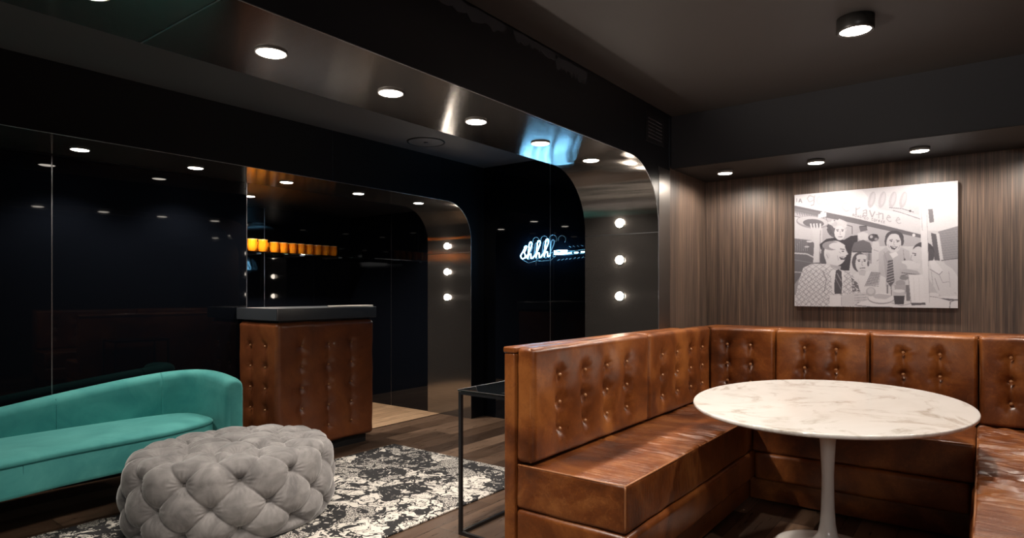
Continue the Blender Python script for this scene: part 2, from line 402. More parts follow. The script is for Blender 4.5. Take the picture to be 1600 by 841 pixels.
# ------------------------------------------------------------------ lamps
def spot(x,y,z,power,angle=100,blend=.6,col=WARM,size=.04,dirv=(0,0,-1)):
    l=bpy.data.lights.new('lamp_beam','SPOT'); l.energy=power; l.spot_size=math.radians(angle); l.spot_blend=blend; l.color=col; l.shadow_soft_size=size
    o=bpy.data.objects.new('lamp_beam',l); COL.objects.link(o); o.location=(x,y,z)
    o.rotation_euler=Vector(dirv).to_track_quat('-Z','Y').to_euler(); return o
def downlight(x,y,z,r,label,group,power,drop=.006,cat='downlight',**kw):
    t=thing('recessed_downlight',label,cat,(x,y,z),group)
    b=MB(); b.lathe([(r*1.10,0),(r*1.20,0),(r*1.20,-drop),(r*1.14,-drop-.001),(r*1.10,-drop*.8)],(x,y,z-.0005),32); b.build('trim_ring',M['lamp_rim'],t,True)
    b=MB(); b.lathe([(.0001,-drop-.001),(r*1.0,-drop-.001),(r*1.09,-drop*.8),(r*1.09,-.001),(.0001,-.001)],(x,y,z-.0005),28); b.build('lamp_lens',M['lamp'],t)
    spot(x,y,z-drop-.012,power,**kw)
    return t
ORD=['first','second','third','fourth','fifth','sixth']
YA=[.70,1.28,1.855,2.43,3.01,3.60]
nm=['glowing light in the steel arch soffit, cut by the top edge of the photo',
 'largest fully shown round light in the steel arch soffit, left of the others',
 'round light in the steel arch soffit, just left of the gold streaks',
 'round light in the steel arch soffit between the gold streaks and the blue glow',
 'round light in the steel arch soffit inside the pale blue glow',
 'round light in the steel arch soffit nearest its curved corner']
for y,l in zip(YA,nm): downlight(-2.071,y,ZA,.047,l,'lights in the steel arch soffit',56,angle=120)
YPn=[.74,1.48,2.20,2.935,3.665,4.42]
nm=[None,'round light above the black glass wall, farthest left over the green sofa','round light above the black glass wall, just left of the bar opening',
 'round light in the coppery strip over the left end of the bar','round light in the middle of the bar opening soffit','round light of the bar opening soffit next to its curved corner']
for y,l in zip(YPn,nm):
    if l: downlight(-4.525,y,ZP,.045,l,'lights in the bar portal soffit',44,angle=120)
downlight(-5.46,3.15,ZP,.045,'small dim downlight inside the bar recess above the amber glasses','lights inside the bar recess',170,angle=150)
nm=['round light under the dark bulkhead, leftmost near the corner','round light under the dark bulkhead, above the left side of the picture',
 'round light under the dark bulkhead, above the right side of the picture','round light under the dark bulkhead, added past the right end of the view']
for x,l in zip([-1.497,-.892,-.312,.275],nm): downlight(x,4.54,ZS-.002,.045,l,'lights under the bulkhead over the picture',32,drop=.02,angle=172,blend=.5)  # last one is an extra lamp, added out of view for its light
# surface-mounted ceiling can
def can(x,y,label,power,**kw):
    t=thing('ceiling_spotlight',label,'ceiling light',(x,y,ZC),'cylinder lights on the main ceiling')
    b=MB(); b.lathe([(.078,0),(.078,-.058),(.074,-.062),(.066,-.062),(.066,-.05)],(x,y,ZC-.0005),36); b.build('lamp_housing',M['trim_black'],t,True)
    b=MB(); b.lathe([(.0001,-.056),(.065,-.056),(.065,-.052),(.0001,-.052)],(x,y,ZC-.0005),32); b.build('lamp_lens',M['lamp'],t)
    spot(x,y,ZC-.075,power,**kw)
can(-.468,3.22,'black cylinder spotlight on the dark ceiling above the table',110,angle=120,blend=.5)
can(-.468,1.35,'black cylinder spotlight added on the ceiling near the camera, outside the view',110,angle=120,blend=.5)  # second spotlight, added out of view for more light from the camera side
# floor uplighter added in the lounge out of view, to brighten a ceiling patch
t=thing('added_uplighter','small black floor uplighter added in the lounge outside the view','lamp',(-3.05,-.2,0))
b=MB(); b.lathe([(.06,0),(.06,.09),(.054,.09),(.05,.07)],(-3.05,-.2,0),24); b.build('lamp_housing',M['trim_black'],t,True)
b=MB(); b.lathe([(.0001,.075),(.05,.075),(.05,.07),(.0001,.07)],(-3.05,-.2,0),24); b.build('lamp_lens',M['lamp'],t)
spot(-3.05,-.2,.10,760,angle=34,blend=1,dirv=(1.80,2.75,2.45),size=.05)
# bulbs on the jambs
def jamb_bulb(x,y,z,r,label,group,power):
    t=thing('jamb_bulb',label,'bulb',(x,y,z),group)
    b=MB(); b.lathe([(r*1.12,0),(r*1.12,-.004),(r*1.0,-.005)],(x,y,z),28,axis='y'); b.build('socket_ring',M['trim_black'],t,True)
    b=MB(); b.lathe([(r,-.001),(r*.97,-.012),(r*.8,-.026),(r*.5,-.036),(.0001,-.040)],(x,y,z),28,axis='y'); b.build('bulb_glass',M['bulb'],t,True)
for z,w in ((1.794,'topmost'),(1.531,'middle'),(1.273,'lowest')):
    jamb_bulb(-2.071,YJ-.001,z,.031,'round glowing bulb, %s of the three on the large steel arch post'%w,'bulbs on the large arch post',2.2)
for z,w in ((1.789,'topmost'),(1.517,'middle'),(1.249,'lowest')):
    jamb_bulb(-4.528,YS-.013,z,.033,'round glowing bulb, %s of the three on the bar opening post'%w,'bulbs on the bar opening post',2.6)

# round ceiling hatch
t=thing('ceiling_hatch','round flush ceiling hatch with a thin dark ring in the lounge ceiling','hatch',(-3.87,3.87,ZL))
b=MB(); b.lathe([(.165,0),(.165,-.006),(.155,-.006),(.155,0)],(-3.87,3.87,ZL-.0005),48); b.build('hatch_ring',M['black_matte'],t,True)
b=MB(); b.lathe([(.0001,-.004),(.150,-.004),(.150,0)],(-3.87,3.87,ZL-.0005),48); b.build('hatch_disc',M['ceil_left'],t)
b=MB(); b.lathe([(.018,0),(.016,-.007),(.0001,-.008)],(-3.87,3.87,ZL-.0045),16); b.build('latch',M['seam_dim'],t,True)
# ventilation grille on the arch wall
t=thing('ventilation_grille','small black slotted grille high on the black wall right of the arch curve','grille',(XA0,3.9,2.4))
b=MB(); b.box(XA0+.0005,XA0+.008,3.80,4.09,2.305,2.50); b.build('grille_plate',M['black_metal'],t)
sl=MB()
for i in range(6):
    for j in range(2): sl.box(XA0+.008,XA0+.012,3.835+j*.115,3.935+j*.115,2.335+i*.024,2.343+i*.024)
sl.build('slat',mat('grille_slat_grey',(.07,.07,.08),.4),t)

# ------------------------------------------------------------------ neon sign on the end wall
def catmull(P,n=8):
    P=[Vector(p) for p in P]; Q=[P[0]]+P+[P[-1]]; out=[]
    for i in range(1,len(Q)-2):
        for k in range(n):
            t=k/n; a,b_,c,d=Q[i-1],Q[i],Q[i+1],Q[i+2]
            out.append(.5*((2*b_)+(-a+c)*t+(2*a-5*b_+4*c-d)*t*t+(-a+3*b_-3*c+d)*t**3))
    out.append(P[-1]); return out
def nz_(p,yo=.05): # sign drawing units -> wall position
    return (-3.677+(p[0]-215)*.000712, YE-yo, 1.665+(500-p[1])*.000600)
t=thing('neon_sign','white cursive neon sign reading shhh glowing on the black end wall','neon sign',(-3.6,YE,1.68))
sL=[(322,352),(290,352),(262,420),(222,482),(215,512),(240,548),(280,540),(296,500),(280,455),(300,400),(322,360)]
b=MB(); b.tube([nz_(p) for p in catmull(sL)],.0048,8); b.build('letter_s',M['neon'],t,True)
for k,(dx,dy,sc) in enumerate([(0,0,1),(138,-12,1.02),(272,-24,1.05)]):
    h=[(296,540),(330,500),(372,420),(402,345),(404,300),(386,284),(366,302),(356,360),(346,450),(336,552),(346,512),(364,484),(386,480),(392,505),(388,538),(402,552),(432,532)]
    h=[(338+(x-338)*sc+dx, 552+(y-552)*sc+dy+k*2) for x,y in h]
    b=MB(); b.tube([nz_(p) for p in catmull(h)],.0046,8); b.build('letter_h',M['neon'],t,True)
b=MB()
for cx_,cy_,r in ((445,262,52),(582,252,55),(722,252,62),(868,270,60)):
    b.tube([nz_((cx_+r*math.cos(a),cy_+r*1.1*math.sin(a)),.02) for a in np.linspace(-3.4,.7,22)],.003,6)
b.tube([nz_((480,560)),nz_((478,670))],.002,6)
b.tube([nz_(p,.03) for p in [(215,560),(330,625),(460,590),(560,600),(700,590),(770,530)]],.0025,6)
b.build('unlit_tube',M['tube_off'],t,True)
for pth in ([(770,450),(850,445),(980,450),(975,470),(860,480),(775,475)],[(775,500),(860,505),(985,498)]):
    b=MB(); b.tube([nz_(p) for p in pth],.0048,8); b.build('reflected_tail',M['neon'],t,True)  # lit tubes built in place of the sign's trailing reflections
for xa,xb,y in ((1000,1042,492),(1092,1145,490),(1192,1242,484),(1290,1335,478)):
    b=MB(); b.tube([nz_((xa,y)),nz_((xb,y))],.0060,8); b.build('reflected_dash',M['neon'],t,True)  # glowing strokes stand in for the sign's repeated mirror images
b=MB(); b.tube([nz_(p,.02) for p in [(1000,470),(1060,455),(1330,432)]],.003,6)
for i in range(9): 
    x=800+i*62; b.tube([nz_((x,600-i*4),.02),nz_((x+35,582-i*4),.02)],.003,6)
    if i>2: b.tube([nz_((x-5,385-i*2),.02),nz_((x+25,402-i*2),.02)],.003,6)
b.build('dim_tail_mark',M['tube_off'],t,True)  # thin unlit strokes for the small dim marks beside the tail

# ------------------------------------------------------------------ banquette
BT=thing('banquette','U-shaped tan leather banquette with buttoned back around the marble table','banquette',(-.6,3.5,0))
Y0=2.28; DB0,DB1,DC=-1.765,-1.705,-1.615; YC=4.54; XR0,XRc,XRb=.52,.61,.66
SE=-1.151; SY=3.985; SR=-.03; ZSE=.517; ZR=.315
def buttons(pts, inward, part):
    inw=Vector(inward)
    for p in pts:
        q=Vector(p)+inw*.009
        b=MB(); r=.0105
        ax='x' if abs(inw.x)>.5 else 'y'
        s=-1 if (inw.x+inw.y)>0 else 1
        b.lathe([(r,0),(r*.95,s*.004),(r*.7,s*.008),(r*.35,s*.0105),(.0001,s*.011)],q,12,axis=ax); b.build('button',M['button'],part,True)
def back_cushion(x0,x1,y0,y1,z0,z1,face,cols,rows,seed,fan=True):
    """face: '+x' or '-x' or '-y' = side that looks into the booth"""
    inw={'+x':(-1,0,0),'-y':(0,1,0),'-x':(1,0,0)}[face]
    if face=='-y': bt=[np.array([c,y0,r]) for c in cols for r in rows]
    elif face=='+x': bt=[np.array([x1,c,r]) for c in cols for r in rows]
    else: bt=[np.array([x0,c,r]) for c in cols for r in rows]
    n=len(rows); ch=[]
    for i in range(len(cols)):
        for j in range(n-1): ch.append((bt[i*n+j],bt[i*n+j+1]))
    P_=.5 if face=='-y' else .16
    def D(P,N):
        P=tuft(P,N,bt,inw,depth=.032,puff=.012,pleat=P_,chains=ch,seed=seed)
        w=fbm(P,(5,5,5),seed*1.7,2); return P+N*(w*.004)[:,None]
    o=rbox('back_cushion',x0,x1,y0,y1,z0,z1,.022,M['leather'],BT,.0115,D)
    buttons([tuple(p) for p in bt],inw,o)
    # welt around the front edge
    b=MB(); e=.006
    if face=='-y': loop=[(x0+e,y0+.012,z0+e),(x1-e,y0+.012,z0+e),(x1-e,y0+.012,z1-e),(x0+e,y0+.012,z1-e),(x0+e,y0+.012,z0+e)]
    else:
        xx=x1-.012 if face=='+x' else x0+.012
        loop=[(xx,y0+e,z0+e),(xx,y1-e,z0+e),(xx,y1-e,z1-e),(xx,y0+e,z1-e),(xx,y0+e,z0+e)]
    dense=[]
    for p,q in zip(loop,loop[1:]):
        for k in range(6): dense.append(tuple(np.array(p)+(np.array(q)-np.array(p))*k/6))
    b.tube(dense+[loop[-1]],.0042,6); b.build('piping',M['leather_seam'],o,True)
    return o
RZ=[.66,.80,.94]
ZT=1.05
back_cushion(DB1+.002,DC,Y0,3.478,.527,ZT,'+x',[2.52,2.76,2.99,3.225],[.646,.775,.905],1)
back_cushion(DB1+.002,DC,3.486,YC-.004,.527,ZT,'+x',[3.72,3.96,4.20,4.42],[.646,.775,.905],2)
for i,(xa,xb) in enumerate([(-1.612,-1.155),(-1.149,-.582),(-.576,-.027),(-.021,.605)]):
    cc=[(-1.483,-1.32),(-.964,-.773),(-.398,-.209),(.125,.40)][i]; back_cushion(xa,xb,YC,YC+.13,.527,ZT-.005,'-y',list(cc),[.663,.79,.925],3+i)
back_cushion(XR0,XRc-.002,3.50,YC-.004,.527,ZT,'-x',[3.7,3.95,4.2],[.69,.81,.93],8)
back_cushion(XR0,XRc-.002,Y0,3.492,.527,ZT,'-x',[2.5,2.75,3.0,3.25],[.69,.81,.93],9)
# boards behind the cushions
def board(x0,x1,y0,y1,z0,z1): return rbox('back_board',x0,x1,y0,y1,z0,z1,.008,M['leather'],BT,.12)
board(DB0,DB1,Y0-.01,YF-.035,.012,1.02); board(-1.70,.66,YC+.13,YW-.003,.012,1.02); board(XRc,XRb,Y0-.01,YC+.13,.012,1.02)
rbox('top_cap',DB0-.004,DB1+.004,Y0-.014,YF-.036,1.021,1.05,.008,M['leather'],BT,.15)
rbox('top_cap',-1.70,.66,YC+.131,YW-.002,1.021,1.045,.008,M['leather'],BT,.15)
rbox('top_cap',XRc-.0,XRb+.004,Y0-.014,YC+.13,1.021,1.05,.008,M['leather'],BT,.15)
# seats
def wrinkle(amp, axis, seed):
    def D(P,N):
        top=np.clip(N[:,2],0,1)
        if axis=='y': w=fbm(P,(3.0,26,1),seed,3); m_=fbm(P,(2.2,1.6,1),seed+5,2)
        else: w=fbm(P,(26,3.0,1),seed,3); m_=fbm(P,(1.6,2.2,1),seed+5,2)
        lump=fbm(P,(4,4,4),seed+9,2)
        d=(np.abs(w)*-1+.25)*amp*np.clip(.25+m_*1.6,0,1.2)*top
        return P+np.outer(d,[0,0,1])+N*(lump*.005)[:,None]
    return D
def seat(x0,x1,y0,y1,axis,seed,amp,piping):
    o=rbox('seat',x0,x1,y0,y1,ZR,ZSE,.016,M['leather_seat' if axis=='y' else 'leather'],BT,.0125,wrinkle(amp,axis,seed))
    for pth in piping:
        dense=[]
        for p,q in zip(pth,pth[1:]):
            for k in range(8): dense.append(tuple(np.array(p)+(np.array(q)-np.array(p))*k/8))
        b=MB(); b.tube(dense+[pth[-1]],.0045,6); b.build('piping',M['leather_seam'],o,True)
    return o
e=.0055
seat(DB1+.002,SE,Y0,YC+.10,'y',1.3,.038,[[(DB1+.01,Y0+e,ZSE-e),(SE-e,Y0+e,ZSE-e),(SE-e,SY-.02,ZSE-e)],[(SE-e,Y0+e,ZSE-e),(SE-e,Y0+e,ZR+.01)]])
seat(SE+.003,SR-.003,SY,YC+.10,'x',4.1,.010,[[(SE+.01,SY+e,ZSE-e),(SR-.012,SY+e,ZSE-e)]])
seat(SR,XRc-.002,Y0,YC+.10,'y',7.9,.058,[[(SR+e,YC,ZSE-e+.001),(SR+e,Y0+e,ZSE-e),(XRc-.01,Y0+e,ZSE-e)],[(SR+e,Y0+e,ZSE-e),(SR+e,Y0+e,ZR+.01)],[(SR+e,SY-.005,ZSE-e),(SR+e,SY-.005,ZR+.01)]])
# base rolls and plinths
def roll(x0,x1,y0,y1): rbox('base_roll',x0,x1,y0,y1,.148,ZR-.002,.024,M['leather'],BT,.06)
roll(DB1+.002,SE+.018,Y0-.006,YC); roll(SE+.020,SR-.020,SY-.018,YC); roll(SR-.018,XRc-.002,Y0-.006,YC)
def plinth(x0,x1,y0,y1): rbox('plinth',x0,x1,y0,y1,.012,.147,.008,M['leather'],BT,.12)
plinth(DB1+.002,SE-.022,Y0+.03,YC); plinth(SE-.020,SR+.021,SY+.035,YC); plinth(SR+.023,XRc-.002,Y0+.03,YC)
b=MB(); b.box(DB0+.03,SE-.07,Y0+.06,YC,0,.012); b.box(SE-.07,SR+.07,SY+.09,YC,0,.012); b.box(SR+.07,XRb-.03,Y0+.06,YC,0,.012); b.build('floor_glide',M['black_matte'],BT)

# ------------------------------------------------------------------ marble tulip table
TX,TY=-.625,3.455
t=thing('tulip_table','oval white marble table on a white tulip pedestal inside the banquette','table',(TX,TY,0))
def ell_disc(a,bb,prof,n=96):
    b=MB(); vs=[];fs=[]
    for (k,z) in prof:
        for i in range(n):
            an=2*PI*i/n; vs.append((TX+(a-k)*math.cos(an),TY+(bb-k)*math.sin(an),z))
    for j in range(len(prof)-1):
        for i in range(n): fs.append((j*n+i,j*n+(i+1)%n,(j+1)*n+(i+1)%n,(j+1)*n+i))
    fs.append(tuple(range(n))); fs.append(tuple(range((len(prof)-1)*n,len(prof)*n))); b.add(vs,fs); return b
A_,B_=.616,.842
ell_disc(A_,B_,[(.055,.729),(.030,.731),(.006,.737),(.0,.742),(.0,.750),(.002,.754),(.006,.755)]).build('tabletop',M['marble'],t,True)
me=t.children[0].data
for p in me.polygons:
    if len(p.vertices)>4: p.use_smooth=False
b=MB(); b.lathe([(.10,.729),(.085,.72),(.062,.70),(.050,.67),(.043,.62),(.036,.54),(.031,.45),(.0285,.38),(.029,.30),(.031,.22),(.036,.14),(.046,.085),(.07,.052),(.12,.033),(.19,.021),(.245,.012),(.262,.006),(.262,0)],(TX,TY,0),56)
b.build('pedestal',M['white'],t,True)

# ------------------------------------------------------------------ framed-less canvas picture
PX0,PX1,PZ0,PZ1=-1.103,-.131,1.199,2.012
def paint():
    W,H=460,385; ink=np.full((H,W),.86); X,Y=np.meshgrid((np.arange(W)+.5)/W,(np.arange(H)+.5)/H)
    def U(x,y):   # drawing units of the study sheet -> 0..1 on the canvas
        s=(x-80)/932.; yt=130-85*s; yb=765+5*s
        return s*4.56/((1-s)*3.97+s*4.56),(y-yt)/(yb-yt)
    def put(mask,g,a=1.): ink[mask]=ink[mask]*(1-a)+g*a
    def poly(pts,g,a=1.,grad=None):
        P=[U(*p) for p in pts]; m=np.zeros((H,W),bool); n=len(P)
        for i in range(n):
            (x1,y1),(x2,y2)=P[i],P[(i+1)%n]
            c=((y1>Y)!=(y2>Y)); xi=(x2-x1)*(Y-y1)/((y2-y1) if abs(y2-y1)>1e-9 else 1e-9)+x1
            m^=c&(X<xi)
        if grad is not None: ink[m]=(g+(grad-g)*X)[m]
        else: put(m,g,a)
        return m
    def ell(cx,cy,rx,ry,g,a=1.,rot=0,lo=None):
        n=28; pts=[]
        for i in range(n):
            t_=2*PI*i/n; x=rx*math.cos(t_); y=ry*math.sin(t_)
            pts.append((cx+x*math.cos(rot)-y*math.sin(rot),cy+x*math.sin(rot)+y*math.cos(rot)))
        return poly(pts,g,a)
    def line(pts,w,g,a=1.):
        for (x1,y1),(x2,y2) in zip(pts,pts[1:]):
            L=math.hypot(x2-x1,y2-y1) or 1; nx,ny=-(y2-y1)/L*w/2,(x2-x1)/L*w/2
            poly([(x1+nx,y1+ny),(x2+nx,y2+ny),(x2-nx,y2-ny),(x1-nx,y1-ny)],g,a)
    # awning with lettering
    poly([(80,125),(460,92),(800,60),(800,345),(430,255),(80,188)],.88)
    poly([(460,95),(790,62),(790,240),(560,210)],.80,.7)
    for cx in (520,580,640,700): ell(cx,155,20,48,.70,.8,.25); ell(cx+4,150,9,36,.80,.8,.25)
    # large script letters on the awning
    line([(190,140),(165,132),(152,150),(165,170),(190,158),(196,130)],6,.70); line([(192,140),(190,185),(172,190)],7,.66)
    for cx,cy in ((222,160),(265,162)): ell(cx,cy,18,24,.74); ell(cx,cy,11,17,.86)
    line([(292,172),(318,170),(308,152),(292,165),(298,186),(318,184)],5,.76)
    line([(388,178),(362,174),(350,200),(372,222),(392,216)],6,.76)
    line([(432,200),(432,240)],6,.66); line([(432,212),(455,200)],5,.68)
    line([(470,220),(490,212),(492,248),(470,246),(474,230),(490,232)],5,.66)
    line([(508,215),(522,255),(538,222)],6,.64)
    line([(560,225),(560,262)],5,.66); line([(560,232),(584,234),(584,268)],5,.66); line([(545,240),(572,238)],4,.68)
    line([(606,258),(628,256),(616,242),(604,262),(620,280),(632,276)],5,.70)
    line([(660,272),(682,268),(670,254),(658,274),(674,292),(688,286)],5,.72)
    line([(92,148),(92,170)],4,.5); line([(104,172),(112,150),(122,174)],4,.5); line([(107,165),(119,166)],3,.5)
    # small capitals ROASTED COFFEE
    G={'R':[[(0,1),(0,0),(.8,0),(.8,.5),(0,.5)],[(.4,.5),(.9,1)]],'O':[[(0,0),(.9,0),(.9,1),(0,1),(0,0)]],'A':[[(0,1),(.45,0),(.9,1)],[(.2,.6),(.7,.6)]],
       'S':[[(.9,0),(0,0),(0,.5),(.9,.5),(.9,1),(0,1)]],'T':[[(0,0),(.9,0)],[(.45,0),(.45,1)]],'E':[[(.9,0),(0,0),(0,1),(.9,1)],[(0,.5),(.7,.5)]],
       'D':[[(0,0),(.6,0),(.9,.5),(.6,1),(0,1),(0,0)]],'C':[[(.9,0),(0,0),(0,1),(.9,1)]],'F':[[(.9,0),(0,0),(0,1)],[(0,.5),(.7,.5)]]}
    for i,ch in enumerate('ROASTED COFFEE'):
        if ch!=' ':
            for st in G[ch]: line([(412+i*13.5+9*x,238+i*3.0+12*y) for x,y in st],2.2,.52)
    # shadow under the awning and the shop front
    poly([(80,190),(430,262),(800,352),(800,372),(430,292),(80,222)],.42)
    poly([(80,222),(430,292),(800,372),(800,420),(80,420)],.74)
    poly([(80,205),(250,235),(250,262),(80,232)],.52,.6)
    for x in range(92,270,14): line([(x,225+(x-92)*.2),(x+6,245+(x-92)*.2)],4,.42,.6)
    ell(760,356,9,9,.95)
    # right hand: sky, far building, bricks
    poly([(835,60),(1014,44),(1014,330),(835,330)],.93)
    line([(760,225),(690,205),(620,200)],3,.4); line([(800,265),(700,232),(640,215)],3,.45); ell(740,218,6,6,.3)
    poly([(842,208),(868,205),(876,280),(850,286)],.50)
    poly([(900,335),(1014,302),(1014,492),(915,498)],.60)
    for y in range(320,490,14): line([(905,y+15),(1012,y)],1.5,.48)
    poly([(858,342),(888,350),(910,505),(880,505)],.38); poly([(888,345),(905,345),(930,500),(910,505)],.9)
    line([(915,500),(1012,485)],5,.45); poly([(930,500),(1014,490),(1014,600),(960,560)],.78)
    # parked car and street on the left
    poly([(80,250),(240,300),(240,520),(80,520)],.84); line([(80,252),(140,262)],3,.4)
    poly([(80,378),(175,388),(225,440),(240,530),(200,560),(80,640)],.42)
    for i in range(7): line([(84+i*11,380),(60+i*11+26,450)],2,.66)
    line([(80,462),(150,466),(220,500)],8,.80); line([(80,500),(200,520)],5,.52); line([(80,570),(130,572)],6,.72); poly([(80,640),(110,600),(110,700),(80,700)],.62)
    ell(165,395,18,6,.85); ell(150,425,14,5,.8)
    # raised tray carried on one hand
    ell(183,285,94,36,.62,1,.09); ell(183,281,88,29,.80,1,.09); ell(188,290,60,23,.44,1,.07)
    for x in (178,194,210,228): line([(x,322),(x-4+(x-200)*.1,292)],9,.90)
    poly([(178,318),(232,318),(226,400),(222,515),(186,515),(192,400)],.86); line([(228,330),(222,500)],4,.62)
    poly([(215,240),(262,228),(262,252),(215,262)],.93); ell(240,232,12,8,.93)
    # standing figure with curly hair and a dark jumper
    poly([(222,412),(262,380),(310,372),(362,385),(402,362),(440,358),(440,392),(408,440),(392,560),(340,560),(300,470),(230,440)],.24)
    ell(318,322,52,52,.40); ell(338,298,44,28,.84); ell(304,292,20,16,.78)
    for i in range(60):
        a=rng.rand()*6.28; r_=.75+.3*rng.rand(); ell(320+52*r_*math.cos(a),315+45*r_*math.sin(a),7,6,[.34,.86][int(math.cos(a-5.2)>0)],.8)
    ell(338,345,31,42,.90); line([(318,328),(334,326)],4,.34); line([(346,326),(360,328)],4,.34); ell(326,334,5,3,.3); ell(353,334,5,3,.3)
    line([(341,335),(339,354),(345,356)],2.5,.6); line([(328,368),(352,367)],4,.5)
    poly([(440,348),(470,338),(500,348),(500,385),(455,388),(440,372)],.86); poly([(447,308),(492,304),(496,330),(456,338)],.42); line([(447,308),(492,304)],3,.2)
    line([(378,300),(408,308),(408,352)],4,.36)
    # peaked cap, camera held up
    poly([(405,440),(420,400),(470,384),(510,400),(525,440),(522,458),(410,456)],.42); line([(410,452),(522,455)],6,.30)
    poly([(445,462),(520,458),(520,520),(500,520),(450,480)],.66)
    for i in range(9): line([(500+i*3,462),(500+i*3,500)],1.5,.4)
    ell(530,372,30,22,.30); ell(518,366,9,9,.75); ell(545,380,10,8,.62); ell(545,358,9,6,.2)
    poly([(525,392),(560,392),(572,450),(600,470),(560,520),(520,520),(520,450)],.85)
    line([(530,440),(560,450)],3,.6); line([(560,470),(600,462)],5,.45); line([(548,505),(588,478)],3,.6)
    # laughing man leaning in, striped tie
    poly([(560,455),(600,425),(690,425),(735,445),(745,560),(700,640),(600,650),(560,560)],.78)
    poly([(585,470),(620,440),(640,500),(600,600)],.70); line([(700,440),(710,540)],3,.6); line([(590,450),(640,620)],3,.6)
    ell(650,372,53,42,.30); ell(604,392,10,26,.32); ell(692,390,12,26,.32); ell(646,402,42,54,.86); ell(648,366,30,18,.86)
    line([(620,386),(640,382)],4.5,.36); line([(658,384),(680,390)],4.5,.36); ell(632,391,6,3,.3); ell(668,394,6,3,.3)
    line([(648,388),(646,412),(654,414)],3,.62); poly([(624,418),(668,422),(650,440),(634,436)],.34); poly([(630,421),(662,424),(650,430)],.95)
    line([(612,410),(622,432)],2.5,.6); line([(682,412),(672,434)],2.5,.6)
    poly([(620,462),(660,452),(672,470),(640,490)],.93)
    poly([(612,502),(640,498),(650,620),(628,650),(604,620)],.36)
    for i in range(8): line([(606,520+i*16),(648,505+i*16)],3.5,.80)
    # man in the middle looking up
    poly([(405,590),(440,570),(520,560),(600,600),(600,690),(420,690)],.90)
    ell(450,512,43,56,.34); ell(462,520,35,50,.86); ell(462,482,30,16,.86)
    line([(438,500),(456,496)],4,.36); line([(472,496),(490,498)],4,.36); ell(448,506,6,3.5,.28); ell(480,505,6,3.5,.28)
    line([(466,505),(464,528),(472,531)],3,.55); line([(452,546),(484,544)],5,.42); ell(468,560,14,4,.72)
    poly([(440,562),(490,560),(480,590),(450,585)],.80); ell(500,520,6,16,.4)
    # lifted forearm in checked cloth
    poly([(478,650),(520,560),(548,560),(570,580),(540,655)],.84)
    for i in range(9):
        line([(480+i*9,650-i*2),(518+i*6,568)],2.2,.40); line([(484+i*4,640-i*9),(560+i*1.5,648-i*9)],2.2,.40)
    # laughing man in the checked jacket
    poly([(235,430),(262,405),(250,470),(262,520),(240,530),(226,500)],.36)
    ell(312,462,64,72,.88); ell(290,418,52,26,.60); ell(322,420,46,20,.88); ell(268,478,14,22,.84); line([(262,468),(272,490)],3,.55)
    poly([(370,440),(386,466),(372,476),(362,470)],.88); line([(372,438),(386,466),(370,476)],2.5,.6)
    line([(340,436),(366,440)],5,.40); ell(356,450,7,4,.35); line([(334,452),(344,462)],2.5,.62)
    poly([(334,482),(374,482),(366,498),(344,498)],.30); poly([(338,484),(370,484),(360,490)],.96); line([(324,474),(330,502)],2.5,.6)
    poly([(280,525),(345,535),(340,560),(300,560)],.72)
    jk=poly([(130,545),(180,522),(250,522),(310,548),(345,556),(400,570),(420,600),(418,660),(498,690),(440,766),(80,765),(88,700),(104,620)],.91)
    U_=X*932+80; V_=Y*640+130
    for (cx_,sx_) in ((.9,1),(.9,-1)):
        q=(U_*.55*sx_+V_*.84); mk=jk&((q%24)<2.6); ink[mk]=.60
        mk=jk&(((U_*.84-V_*.55*sx_)%26)<2.4)&(V_>560); ink[mk]=np.minimum(ink[mk],.66)
    poly([(285,560),(318,556),(312,700),(296,690)],.93); poly([(345,560),(365,560),(352,690),(346,690)],.93)
    poly([(316,560),(330,552),(348,566),(352,640),(348,692),(308,694),(306,640)],.30); line([(322,575),(346,620)],5,.62); line([(312,600),(346,668)],4,.55)
    line([(240,560),(262,610),(250,680)],4,.52); line([(270,720),(330,735)],4,.6)
    poly([(405,600),(440,630),(452,676),(410,680)],.36,.9)
    for i in range(26): ell(412+rng.rand()*38,610+rng.rand()*66,4,4,.85,.8)
    # hands on the table
    poly([(280,700),(345,700),(345,762),(280,765)],.93)
    poly([(345,705),(400,690),(495,684),(500,700),(470,706),(505,716),(470,728),(440,748),(380,766),(345,762)],.84)
    for y in (700,716,730): line([(420,y),(495,y-4)],2.5,.58)
    ell(446,744,8,5,.5); line([(348,712),(348,760)],3,.6)
    # drinking man at the right
    poly([(740,590),(800,540),(870,498),(905,500),(980,545),(1012,590),(1012,712),(860,690),(770,640)],.88)
    ell(815,450,62,56,.30); ell(855,470,22,36,.34); ell(786,478,40,58,.86); ell(776,442,24,16,.86,1,-.3)
    line([(752,458),(774,462)],4.5,.34); ell(768,470,6,3.5,.3); line([(748,470),(742,496),(754,500)],3,.58); line([(756,514),(776,514)],4,.45)
    poly([(848,500),(880,500),(930,560),(905,580),(862,548)],.94); line([(850,548),(905,580),(925,560)],3,.50); line([(905,580),(925,625),(960,620)],2.5,.62)
    line([(960,560),(968,650)],2.5,.68); line([(860,560),(870,640)],2.5,.66)
    poly([(842,600),(870,640),(900,690),(1000,680),(1010,705),(900,712),(850,690)],.80); line([(880,600),(905,670)],3,.6)
    poly([(905,682),(980,675),(1012,700),(1000,716),(920,716)],.88)
    # sandwich and hand in front of the mouth
    poly([(690,505),(730,500),(800,520),(790,545),(730,552),(700,540)],.90); ell(708,494,5,5,.3); ell(688,540,34,24,.78)
    poly([(680,560),(720,548),(780,560),(800,580),(740,600),(690,600)],.74); line([(690,570),(790,582)],4,.4); line([(684,590),(724,580)],5,.45); ell(705,600,26,12,.55)
